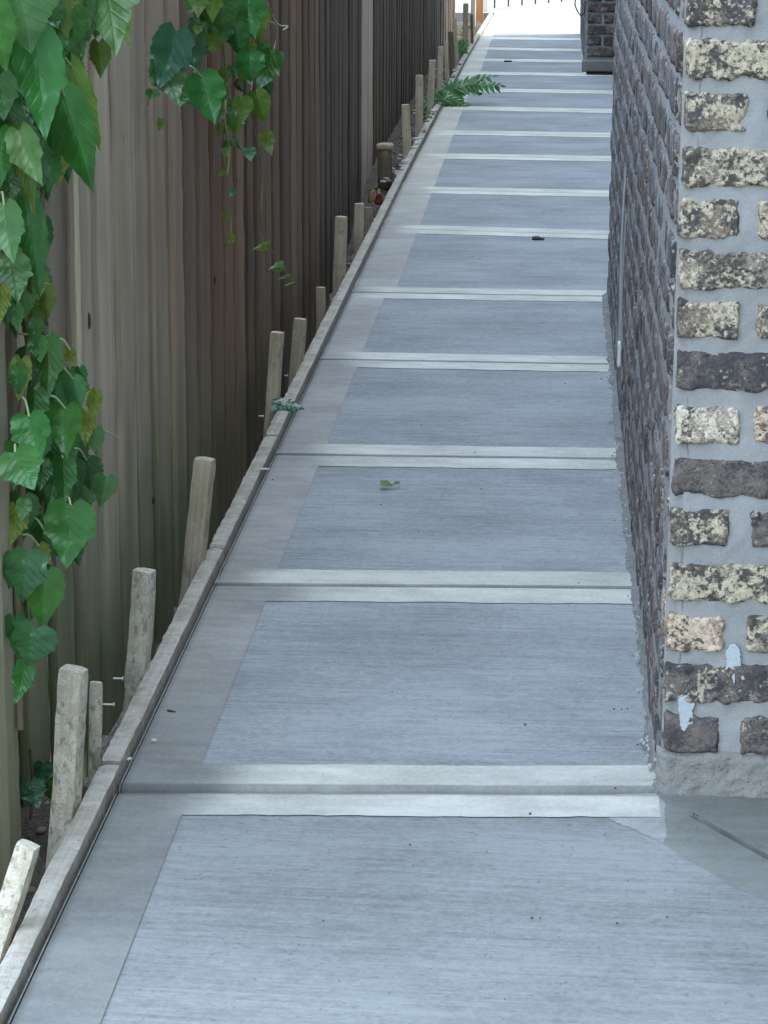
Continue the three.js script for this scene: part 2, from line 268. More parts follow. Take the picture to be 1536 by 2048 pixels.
for (let i = 0; i < JO.length - 1; i++) {
  const A = JO[i], B = JO[i + 1], mid = (A[0] + B[0]) / 2, near = i === 2;
  const XR = mid > 9.2 ? (mid < 18.5 ? 0.66 : 0.21) : (mid > 4.17 ? 0.215 : (near ? 0.196 : 2.6));
  const jz = (J, x) => -(J[0] + (J[1] - J[0]) * (x + 0.725) / 0.9) + 0.004 * (vn3(x * 5, J[0] * 3, 2) - 0.5) * (J[0] > 4.5 ? 1 : 0);
  const rA = i === 3 ? 0.016 : A[0] > 10 ? 0.004 : 0.007, rB = i === 2 ? 0.016 : B[0] > 10 ? 0.004 : 0.007, gp = mid > 9.5 ? 0.0012 : 0.0042;
  const xs = mid > 9.2 ? (mid > 19 ? -0.54 : -0.562) : -0.592;
  const bw = 0.12;
  const profJ = (r, L) => [[0, -0.12], [0.0005, -r], [r * 0.15, 0], [r * 0.5, 0], [r, 0], ...seq(r * 1.5, L, 5).map((t) => [t, 0])];
  const hA = (d) => rnd(d, rA), hB = (d) => rnd(d, rB);
  const L = (x) => jz(A, x) - jz(B, x) - 2 * gp;
  // position in the slab from x and distance dA from the near joint
  const P = (x, dA, skirt) => { const z = jz(A, x) - gp - dA, dl = x - (xin(z) + 0.004), Lx = L(x); return [x, skirt ? -0.12 : hA(dA) + hB(Lx - dA) + rnd(Math.max(0, dl), 0.007) + 0.0008 * fb3(x * 6, 3, z * 6), z]; };
  const cf = (q, u, v, left) => {
    const n = fb3(q[0] * 5, i, q[2] * 5), m = sstep(-0.655, -0.50, q[0] + 0.10 * n + (near || i === 3 ? -0.03 : 0.05)), far = sstep(9, 14, -q[2]);
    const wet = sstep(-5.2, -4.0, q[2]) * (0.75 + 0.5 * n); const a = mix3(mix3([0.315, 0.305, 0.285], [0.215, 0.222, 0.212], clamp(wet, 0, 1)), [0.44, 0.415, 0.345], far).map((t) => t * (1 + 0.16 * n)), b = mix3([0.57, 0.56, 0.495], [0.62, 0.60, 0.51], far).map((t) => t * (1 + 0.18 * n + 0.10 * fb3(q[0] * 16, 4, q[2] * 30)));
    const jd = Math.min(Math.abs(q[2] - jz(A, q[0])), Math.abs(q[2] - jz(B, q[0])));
    const gz = Math.min(Math.abs(q[2] - jz(A, q[0]) + gp) < (rA + 0.003) ? (A[0] > 10 ? 0.86 : 0.5) : 1, Math.abs(q[2] - jz(B, q[0]) - gp) < (rB + 0.003) ? (B[0] > 10 ? 0.86 : 0.5) : 1) * (q[0] - xin(q[2]) < 0.008 ? 0.45 : 1);  // groove shade painted into the border colour, at joints and left edge
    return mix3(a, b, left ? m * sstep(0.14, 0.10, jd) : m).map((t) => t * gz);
  };
  const uvf = (q) => [q[0] + i * 0.37, q[2]];
  const rows = (r, a, b, n) => seq(a, b, n);
  const edge = (r) => [0, r * 0.08, r * 0.25, r * 0.5, r];
  const parts = [];
  const LL = Math.abs(B[0] - A[0]) - 2 * gp;
  const leftU = [0, 0.0006, 0.002, 0.004, 0.008, ...seq(0.02, 1, 7)];
  const lx = (t, dA) => { const z0 = -(A[0] + dA); const a = xin(z0) + 0.004; return t < 0.01 ? a + t : lerp(a, xs, t); };
  // left strip (full length)
  const vs = [...edge(rA), rA * 2, 0.06, 0.09, 0.11, 0.13, 0.15, ...seq(0.2, LL - 0.2, 9), LL - 0.15, LL - 0.13, LL - 0.11, LL - 0.09, LL - 0.06, LL - rB * 2, ...edge(rB).reverse().map((t) => LL - t)];
  const fr = vs.map((t) => t / LL);
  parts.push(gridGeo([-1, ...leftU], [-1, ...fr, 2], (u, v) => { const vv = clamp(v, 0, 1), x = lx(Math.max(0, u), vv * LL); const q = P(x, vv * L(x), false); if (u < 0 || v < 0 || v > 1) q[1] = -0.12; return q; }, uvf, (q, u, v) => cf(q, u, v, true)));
  const xR0 = XR - (mid > 9.2 ? 0.02 : 0.016);
  const cross = seq(xs, XR, near || mid > 4.17 ? 60 : 30);
  // near band and far band
  for (const [s, r, w] of [[0, rA, bw], [1, rB, near ? 0.118 : bw]]) {
    const ds = [-1, ...edge(r), ...seq(r * 1.6, w, 4)];
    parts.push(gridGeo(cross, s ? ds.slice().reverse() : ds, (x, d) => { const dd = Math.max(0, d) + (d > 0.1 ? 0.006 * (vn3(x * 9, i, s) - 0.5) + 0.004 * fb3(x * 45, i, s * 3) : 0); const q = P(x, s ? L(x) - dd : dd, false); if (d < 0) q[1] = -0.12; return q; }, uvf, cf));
  }
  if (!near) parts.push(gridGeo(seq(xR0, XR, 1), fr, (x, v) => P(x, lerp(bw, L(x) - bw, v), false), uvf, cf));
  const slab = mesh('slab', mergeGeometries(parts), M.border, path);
  if (!near) mesh('broom_panel', gridGeo(seq(xs - 0.006, xR0 + 0.004, 12), seq(0, 1, 16), (x, v) => { const q = P(x, lerp(bw - 0.006, L(x) - bw + 0.006, v), false); q[1] -= 0.0016; return q; }, (q) => [q[0] * 0.9 + i * 0.29, q[2] * 0.9 + i * 0.41]), M.broom, slab);
  else {
    // the nearest slab widens to the right of the corner: broomed part, smooth damp patch with a tooled groove, smear of fresh cement
    const poly = (pts, hole, y) => { const s = new THREE.Shape(pts.map(([x, z]) => new THREE.Vector2(x, -z))); if (hole) s.holes.push(new THREE.Path(hole.map(([x, z]) => new THREE.Vector2(x, -z)))); const g = new THREE.ShapeGeometry(s); g.rotateX(-Math.PI / 2); g.translate(0, y, 0); g.deleteAttribute('normal'); g.computeVertexNormals(); const p = g.attributes.position, uv = g.attributes.uv; for (let k = 0; k < p.count; k++) uv.setXY(k, p.getX(k) * 0.9 + 0.03 * p.getZ(k), p.getZ(k) * 0.9 - 0.03 * p.getX(k)); return g; };
    const diag = [[0.185, -4.06], [0.196, -3.93], [0.232, -3.868], [0.262, -3.825], [0.300, -3.758], [0.345, -3.712], [0.46, -3.62], [0.9, -3.25], [2.6, -2.96]];
    const bz = (x) => jz(B, x) + gp + 0.118 - 0.006;
    const top = seq(xs - 0.006, 0.20, 10).map((x) => [x, x > 0.12 ? bz(x) + 0.0 : bz(x)]);
    const top2 = seq(2.6, xs - 0.006, 10).map((x) => [x, jz(A, Math.min(x, 0.2)) - gp - 0.112]);
    mesh('broom_panel', poly([...top, ...diag.slice(1).map(([x, z]) => [x + 0.02, z - 0.02]), ...top2], null, -0.0018), M.broomNear, slab);
    const dir = [0.532, 0.847], nrm = [0.847, -0.532], S = [0.249, -4.064], wd = 0.0075, ln = 0.33;
    const hole = [[S[0] + nrm[0] * wd, S[1] + nrm[1] * wd], [S[0] + dir[0] * ln + nrm[0] * wd, S[1] + dir[1] * ln + nrm[1] * wd], [S[0] + dir[0] * ln - nrm[0] * wd, S[1] + dir[1] * ln - nrm[1] * wd], [S[0] - nrm[0] * wd, S[1] - nrm[1] * wd]];
    mesh('smooth_patch', poly([[0.196, -4.166], [0.196, -3.935], ...diag.slice(2), [2.6, -4.166]], hole, -0.0014), M.patch, slab);
    mesh('tooled_groove', gridGeo(seq(-1, 1, 8), seq(0, 1, 12), (u, v) => { const c = v * ln; return [S[0] + dir[0] * c + nrm[0] * wd * u, -0.0014 - 0.009 * Math.sqrt(Math.max(0, 1 - u * u)) * Math.min(1, v * 9), S[1] + dir[1] * c + nrm[1] * wd * u]; }), M.groove, slab);
    const sm = []; for (const [x, z] of [[0.085, -4.135], [0.10, -4.147], [0.15, -4.153], [0.19, -4.158], [0.207, -4.12], [0.203, -4.05], [0.201, -3.98], [0.196, -3.935], [0.175, -3.962], [0.15, -3.992], [0.125, -4.02], [0.105, -4.05], [0.092, -4.082]]) sm.push([x, z]);
    for (let e = 0, src = sm.splice(0); e < src.length; e++) for (let t = 0; t < 5; t++) { const p = src[e], q = src[(e + 1) % src.length]; sm.push([lerp(p[0], q[0], t / 5) + 0.005 * fb3(e * 3 + t, 1, 1), lerp(p[1], q[1], t / 5) + 0.008 * fb3(e * 3 + t, 7, 1)]); }
    mesh('cement_smear', poly(sm, null, -0.0010), M.smear, slab);
    // the rest of the slab's near edge out to the right
    mesh('edge_band', gridGeo(seq(0.196, 2.6, 6), [0, 0.12], (x, d) => [x, -0.0002, jz(A, 0.2) - gp - d], uvf, () => [0.5, 0.5, 0.47]), M.border, slab);
  }
}

// ------------------------------------------------------------------ brick house on the right
const house = group('brick_house', [0.2, 0, -4.172]);
tag(house, 'old common brick house with smeared grey mortar along the right of the path', 'house');
const hp = (g) => { g.translate(-0.2, 0, 4.172); return g; };
const ROW = [1.3115, 1.224, 1.143, 1.0565, 0.9735, 0.8895, 0.811, 0.724, 0.6355, 0.5465, 0.4625, 0.367, 0.2815, 0.193, 0.1035];   // centres, from the top
const FX = 0.203, FZ = -4.1660, SX = 0.195;
const ZE = -9.19;
{
  // cores
  const core = (x0, x1, y0, y1, z0, z1) => { const g = new THREE.BoxGeometry(x1 - x0, y1 - y0, z0 - z1); g.translate((x0 + x1) / 2, (y0 + y1) / 2, (z0 + z1) / 2); const uv = g.attributes.uv; for (let i = 0; i < uv.count; i++) uv.setXY(i, uv.getX(i) * 12, uv.getY(i) * 12); return g; };
  mesh('wall', hp(mergeGeometries([core(0.222, 7, -0.15, 4.4, -4.19, -9.17), core(0.655, 7, -0.15, 4.4, -9.17, -18.74), core(0.205, 7, -0.15, 4.4, -18.74, -22.6), core(0.70, 7, -0.15, 4.4, 6, -4.19)])), M.mortarSide, house);
  // mortar skins with an uneven surface
  mesh('mortar_face', hp(gridGeo(seq(0.2, 1.6, 170), seq(2.6, 0.0, 320), (x, y) => [x, y, -4.1718 + 0.0036 * fb3(x * 22, y * 22, 1) + 0.0030 * fb3(x * 55, y * 55, 4) - 0.018 * sstep(0.228, 0.205, x)], (q) => [q[0], q[1]])), M.mortar, house);
  mesh('mortar_face', hp(gridGeo(seq(-4.172, ZE, 420), seq(0.0, 2.6, 150), (z, y) => [SX + 0.0045 + 0.005 * sstep(-4.5, -4.25, z) + 0.006 * fb3(3, y * 20, z * 6) + 0.0045 * fb3(8, y * 60, z * 22) + 0.022 * sstep(-4.20, -4.172, z), y, z], (q) => [q[2], q[1]])), M.mortarSide, house);
  mesh('mortar_face', hp(gridGeo(seq(0.2, 0.66, 20), seq(0, 2.6, 60), (x, y) => [x, y, ZE + 0.002 * fb3(x * 9, y * 9, 1)], (q) => [q[0], q[1]])), M.mortarSide, house);
  // corner and front bricks, one by one
  const kinds = ['Mix', 'Tan', 'Mix', 'Tan', 'Mix', 'Tan', 'Mix', 'Dark', 'Pale', 'Dark', 'Mix', 'Tan', 'Pink', 'Dark', 'Dark'];
  const hx = [0.312, 0, 0.304, 0, 0.298, 0, 0.302, 0, 0.309, 0, 0.300, 0, 0.298, 0, 0.294], nx = [0, 0, 0.334, 0, 0.325, 0, 0.333, 0, 0.331, 0, 0.333, 0, 0.333, 0, 0.329];
  const other = ['Tan', 'Brown', 'Mix', 'Dark', 'Tan', 'Pale', 'Mix', 'Tan'];
  const bs = [];
  ROW.forEach((y, k) => {
    const odd = k % 2 === 0, j = rr(-0.002, 0.002), h = rr(0.061, 0.067);
    if (odd) { bs.push([FX, hx[k], y, h, -4.37, kinds[k], 1]); const a = nx[k] || 0.336; bs.push([a, a + 0.20, y, h, -4.27, k === 14 ? 'Dark' : k === 8 ? 'Pink' : k === 10 ? 'Dark' : other[k % 8], 1]); bs.push([a + 0.225, a + 0.43, y + j, h, -4.27, other[(k + 3) % 8], 0]); }
    else { bs.push([FX, FX + 0.205, y, h, -4.268, kinds[k], 1]); bs.push([FX + 0.236, FX + 0.44, y + j, h, -4.27, other[(k + 1) % 8], 0]); bs.push([FX + 0.47, FX + 0.67, y, h, -4.27, other[(k + 5) % 8], 0]); }
  });
  bs.forEach(([x0, x1, y, h, zb, kind, hi], k) => {
    const w = x1 - x0, d = FZ - zb, q = hi ? 0.0045 : 0.012;
    const g = block(w - 0.001, h - 0.001, d, Math.ceil(w / q), Math.ceil(h / q), Math.ceil(d / (hi ? 0.008 : 0.02)), 0.0075, 0.0122, 56, k + 1);
    const b = mesh('brick', g, BM[kind], house); b.position.set((x0 + x1) / 2 - 0.2 + rr(-0.002, 0.002), y + rr(-0.002, 0.002), (FZ + zb) / 2 + 4.172 + rr(-0.0015, 0.0025));
  });
  // bricks of the side face: the nearest as single bricks, those beyond and above as brickwork
  const variants = []; for (let i = 0; i < 12; i++) variants.push(block(0.09, 0.068, 0.2, 3, 6, 14, 0.007, 0.0045, 26, 200 + i));
  const hvar = []; for (let i = 0; i < 5; i++) hvar.push(block(0.09, 0.068, 0.097, 3, 6, 8, 0.007, 0.0045, 26, 260 + i));
  const sk = ['Brown', 'Grey', 'Red', 'Brown', 'Brown', 'Grey', 'Dark', 'Red'], list = [], rest = [];
  const allrows = ROW.slice(); for (let y = 1.40; y < 2.55; y += 0.0865) allrows.unshift(y); allrows.push(0.022);
  allrows.forEach((y, k) => {
    const par = (allrows.length - 2 - k) % 2 === 0; let z = par ? -4.37 - 0.018 : -4.268 - 0.018; let n = 0;
    while (z > ZE + 0.1) { const header = (k % 6 === 3), l = header ? 0.097 : 0.2; list.push([y + rr(-0.003, 0.003), z - l / 2, header, SX + rr(-0.001, 0.0025), n++]); z -= l + rr(0.012, 0.022); }
  });
  list.sort((a, b) => (b[0] < 1.36 ? 100 : 0) + b[1] - ((a[0] < 1.36 ? 100 : 0) + a[1]));
  let single = 0;
  for (const [y, z, hd, sx] of list) {
    const V = hd ? hvar : variants, g = V[Math.floor(R() * V.length)], sc = rr(0.94, 1.04);
    if (single < 225 && y < 1.36) { const b = mesh('brick', g, BM[sk[Math.floor(R() * 8)]], house); b.position.set(sx + 0.045 - 0.2, y, z + 4.172); b.scale.set(1, sc, 1); b.rotation.y = rr(-0.02, 0.02); single++; }
    else { const c = g.clone(); c.translate(sx + 0.045, y, z); rest.push(c); }
  }
  // upper courses of the front, end wall and set-back wall
  const cheap = (w, h, d, x, y, z) => { const g = new THREE.BoxGeometry(w, h, d); g.translate(x, y, z); const p = g.attributes.position, uv = g.attributes.uv, o = R(); for (let i = 0; i < p.count; i++) uv.setXY(i, (p.getX(i) + 0.7 * p.getZ(i)) * 4 + o, (p.getY(i) + 0.3 * p.getZ(i)) * 4); return g; };
  const rest2 = [];
  for (let y = 1.40, k = 0; y < 2.55; y += 0.0865, k++) for (let x = FX + 0.1 + (k % 2) * 0.1; x < 1.5; x += 0.225) rest2.push(cheap(0.2, 0.062, 0.09, x, y, FZ - 0.045));
  for (let y = 0.06, k = 0; y < 2.4; y += 0.0865, k++) for (let z = -9.3 - (k % 2) * 0.11; z > -18.6; z -= 0.22) rest2.push(cheap(0.09, 0.062, 0.2, 0.652 + 0.035 + rr(-0.004, 0.004), y, z));
  for (let y = 0.13, k = 0; y < 2.4; y += 0.0865, k++) for (let z = -18.88 - (k % 2) * 0.11; z > -22.5; z -= 0.22) rest2.push(cheap(0.09, 0.062, 0.2, 0.236 + rr(-0.003, 0.003), y, z));
  tag(mesh('brickwork', hp(mergeGeometries(rest)), BM.Brown, house), null, null, null, 'stuff');
  tag(mesh('brickwork', hp(mergeGeometries(rest2)), BM.Brown, house), null, null, null, 'stuff');
  // the projecting pier further along
  mesh('mortar_face', hp(gridGeo(seq(0.195, 0.66, 24), seq(2.6, 0.0, 130), (x, y) => [x, y, -18.728 + 0.008 * fb3(x * 16, y * 16, 2)], (q) => [q[0], q[1]])), M.mortar, house);
  mesh('mortar_face', hp(gridGeo(seq(-18.728, -22.6, 50), seq(0, 2.6, 60), (z, y) => [0.194 + 0.008 * fb3(3, y * 14, z * 9), y, z], (q) => [q[2], q[1]])), M.mortarSide, house);
  const pk = ['Dark', 'Grey', 'Red', 'Brown', 'Red', 'Grey', 'Brown', 'Dark'];
  for (let k = 0, y = 0.135; y < 0.62; y += 0.078, k++) for (let x = 0.212, n = 0; x < 0.6; n++) {
    const w = (k % 2 && n === 0) ? 0.1 : 0.2; const b = mesh('brick', block(w, 0.066, 0.09, 10, 5, 3, 0.008, 0.010, 40, 400 + k * 7 + n), BM[pk[(k + n) % 8]], house);
    b.position.set(x + w / 2 - 0.2, y, -18.72 - 0.04 + 4.172); x += w + 0.014;
  }
  const base = block(0.46, 0.085, 0.16, 30, 8, 8, 0.008, 0.006, 30, 470); base.translate(0.41, 0.04, -18.77); mesh('footing', hp(base), M.parge, house);
  // parged footing under the front bricks, and the ragged fillet of concrete along the wall base
  mesh('footing', hp(gridGeo(seq(0.192, 1.6, 240), seq(0.074, -0.02, 26), (x, y) => [x, y, -4.168 + 0.004 + (0.074 - y) * 0.10 + 0.007 * fb3(x * 30, y * 30, 9) + 0.004 * fb3(x * 90, y * 90, 3) - 0.014 * sstep(0.066, 0.078, y + 0.012 * fb3(x * 20, 1, 4)) - 0.02 * sstep(0.206, 0.192, x)], (q) => [q[0] * 4, q[1] * 4])), M.parge, house);
  mesh('footing', hp(gridGeo(seq(0, 1, 14), seq(-4.158, -9.2, 560), (t, z) => {
    const n = fb3(2, 3, z * 9), n2 = fb3(t * 3, 8, z * 40), ht = 0.024 + 0.03 * n, tp = sstep(-4.165, -4.22, z), w = (0.012 + 0.006 * n + 0.003 * fb3(9, 1, z * 45)) * tp + 0.012 * sstep(-4.8, -6, z);
    const a = t * Math.PI / 2; return [SX + 0.004 - w * Math.pow(Math.cos(a), 2.2) + 0.008 * n2 * tp, tp * ht * Math.pow(Math.sin(a), 1.8) - 0.004, z];
  }, (q) => [q[2] * 4, q[1] * 4 + q[0] * 4])), M.parge, house);
  // pale lumps of slurry where path meets wall
  const lumps = []; for (let i = 0; i < 130; i++) { const z = -4.2 - 4.6 * Math.pow(R(), 1.6), s = rr(0.0015, 0.005); const g = block(s * 1.2, s, s * 2, 2, 2, 2, s * 0.4, s * 0.6, 90, 900 + i); g.scale(1, 0.7, rr(0.8, 2.2)); { const u = R(); g.translate(0.178 - 0.018 * fb3(2, 3, z * 9) + 0.014 * u - 0.008 * sstep(-5, -6, z), rr(0, 0.004) + 0.018 * u, 0); } g.translate(0, 0, z); lumps.push(g); }
  tag(mesh('slurry_lumps', hp(mergeGeometries(lumps)), M.slurry, house), null, null, null, 'stuff');
  // splashes of pale mortar on the front
  const blob = (pts, th, seed) => { const s = new THREE.Shape(new THREE.SplineCurve(pts.map(([x, y]) => { const p = atZ(x, y, -4.163); return new THREE.Vector2(p.x, p.y); }).concat([(() => { const p = atZ(pts[0][0], pts[0][1], -4.163); return new THREE.Vector2(p.x, p.y); })()])).getPoints(90).map((p, k) => new THREE.Vector2(p.x + 0.0028 * fb3(p.x * 260, p.y * 260, 1), p.y + 0.0028 * fb3(p.x * 260, p.y * 260, 8)))); const g = new THREE.ExtrudeGeometry(s, { depth: th * 0.5, bevelEnabled: true, bevelSize: 0.001, bevelThickness: 0.001, bevelSegments: 2 }); g.translate(0, 0, -4.1665); return g; };
  mesh('mortar_splash', hp(mergeGeometries([blob([[1357, 1400], [1372, 1393], [1388, 1405], [1384, 1425], [1386, 1445], [1375, 1452], [1370, 1462], [1362, 1448], [1360, 1425]], 0.004)])), M.splash, house);
  mesh('mortar_splash', hp(mergeGeometries([blob([[1458, 1296], [1468, 1290], [1478, 1298], [1481, 1318], [1484, 1345], [1489, 1358], [1484, 1357], [1477, 1337], [1471, 1337], [1467, 1372], [1463, 1337], [1455, 1338], [1452, 1358], [1449, 1357], [1455, 1328], [1454, 1310]], 0.004)])), M.splash, house);
}
// thin conduit on the side face
{
  const a = atX(1239, 700, 0.186), b = atX(1257, 360, 0.190); b.z = a.z - 0.02;
  const g = group('conduit', [a.x, a.y, a.z]); tag(g, 'thin pale cable conduit running up the side face of the brick wall', 'conduit');
  const t = tube([new THREE.Vector3(0, 0, 0), new THREE.Vector3(-0.002, 0.3, 0.004), new THREE.Vector3(0.004, b.y - a.y, 0)], 0.0038, 30, 8); mesh('pipe', t, M.metal, g);
  const t2 = tube([new THREE.Vector3(0.004, 0.02, 0.02), new THREE.Vector3(0.002, 0.2, 0.018), new THREE.Vector3(0.008, b.y - a.y - 0.12, 0.02)], 0.0025, 30, 8); mesh('pipe', t2, M.metal, g);
  const e = block(0.011, 0.07, 0.022, 3, 8, 3, 0.004, 0.003, 60, 77); e.translate(0, -0.01, 0.008); mesh('end_cap', e, M.white, g);
}

// ------------------------------------------------------------------ wooden fence on the left
const FXW = -0.885;
const fx = (z) => -0.060 * sstep(-9, -14, z) - 0.02 * sstep(-4.7, -4.1, z);
{
  const f = group('wooden_fence', [FXW, -0.1, -4]); tag(f, 'tall weathered board fence along the left of the path', 'fence');
  let z = -3.55, k = 0;
  while (z > -24.4) {
    const front = k % 2 === 0, w = front ? rr(0.15, 0.19) : rr(0.13, 0.16), zc = z - w / 2, d = -zc;
    // colour of this board
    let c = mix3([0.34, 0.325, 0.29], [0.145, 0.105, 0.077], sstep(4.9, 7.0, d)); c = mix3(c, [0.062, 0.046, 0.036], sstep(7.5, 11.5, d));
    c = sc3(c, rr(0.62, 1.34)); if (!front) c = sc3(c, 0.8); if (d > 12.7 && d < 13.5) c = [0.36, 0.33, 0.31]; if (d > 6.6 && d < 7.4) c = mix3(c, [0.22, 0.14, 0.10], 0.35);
    const bot = rr(-0.06, 0.0) - 0.14 * sstep(4.4, 5.3, d) * sstep(13, 10, d), Hh = 2.15, tilt = rr(-0.004, 0.004);
    const gr = [0.125, 0.185, 0.095];
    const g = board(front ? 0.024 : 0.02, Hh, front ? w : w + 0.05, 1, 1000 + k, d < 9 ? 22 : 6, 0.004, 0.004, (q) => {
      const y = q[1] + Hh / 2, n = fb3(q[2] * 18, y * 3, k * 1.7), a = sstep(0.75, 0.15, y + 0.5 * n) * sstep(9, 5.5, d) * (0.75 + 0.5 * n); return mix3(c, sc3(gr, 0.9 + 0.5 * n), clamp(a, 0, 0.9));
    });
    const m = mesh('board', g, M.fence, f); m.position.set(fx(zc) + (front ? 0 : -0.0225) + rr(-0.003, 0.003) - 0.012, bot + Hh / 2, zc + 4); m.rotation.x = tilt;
    z -= w * (k % 7 === 3 ? 0.93 : 0.76); k++;
  }
  for (const y of [0.35, 1.05, 1.7]) { const g = board(0.04, 0.09, 20.9, 2, 77 + y * 10, 30, 0.002, 0.003, () => [0.14, 0.11, 0.09]); const r = mesh('rail', g, M.fence, f); r.position.set(-0.135, y, -9.95); }
  // the leaning lighter board nearest to the camera, standing proud of the rest
  const g = board(0.05, 1.95, 0.09, 1, 5151, 24, 0.003, 0.004, (q) => { const n = fb3(q[2] * 18, q[1] * 4, 3), a = sstep(0.1, -0.6, q[1] + n); return mix3([0.26, 0.26, 0.235], [0.17, 0.19, 0.125], a * 0.6); });
  const m = mesh('post', g, M.fence, f); m.position.set(0.008, 0.97, 0.075);
  // sky-lit board edge, its brightness painted as an added pale strip
  const s = atX(154, 520, FXW + 0.02); const sg = board(0.008, 0.62, 0.03, 1, 808, 10, 0.002, 0.002, () => [0.50, 0.52, 0.42]); const sm = mesh('lit_edge_strip', sg, M.fence, f); sm.position.set(s.x - FXW, s.y + 0.1 - 0.02, s.z + 4);
  const nb = [[178, 642, 0.05], [307, 1000, 0.03], [430, 560, 0.03]];
  for (const [px, py, hh] of nb) { const p = atX(px, py, FXW + 0.004); const kg = new THREE.SphereGeometry(0.012, 10, 8); kg.scale(0.3, hh / 0.036, 0.55); const km = mesh('knot_hole', kg, M.crumb, f); km.position.set(p.x - FXW, p.y + 0.1, p.z + 4); }
}

// ------------------------------------------------------------------ form boards
{
  const ends = [1.9, 4.20, 5.62, 6.78, 9.9, 12.95, 15.9, 18.7, 21.4, 25.1];
  const lab = ['nearest form board, grey and cement coated, cut by the left frame edge', 'cement coated form board beside the second whole path slab, behind the nearest speckled stake', 'pale form board beside the short stretch where the leaning mossy stake stands', 'form board with a dark green curled leaf lying across it', 'form board beside the pair of tall pale stakes halfway along the path', 'gravelly form board behind which red litter lies', 'sand covered form board beside the round topped post', 'form board overhung by the green weed', 'far form board beside the second, smaller weed', 'farthest form board, sunlit and curving towards the iron gate'];
  for (let i = 0; i < ends.length - 1; i++) {
    const z0 = -ends[i] - 0.004, z1 = -ends[i + 1] + 0.004, x0 = xin(z0), x1 = xin(z1), l = Math.hypot(z1 - z0, x1 - x0);
    const g = board(0.038, 0.092, l, 2, 300 + i, Math.ceil(l / 0.03), 0.0022, 0.0035);
    const m = mesh('form_board', g, i === 2 || i > 3 ? M.formWarm : M.form);
    m.position.set((x0 + x1) / 2 - 0.019, -0.0295 + (i % 2 ? 0.001 : -0.001), (z0 + z1) / 2); m.rotation.y = Math.atan2(x0 - x1, z0 - z1);
    tag(m, lab[i], 'form board', 'timber form boards edging the path');
  }
}
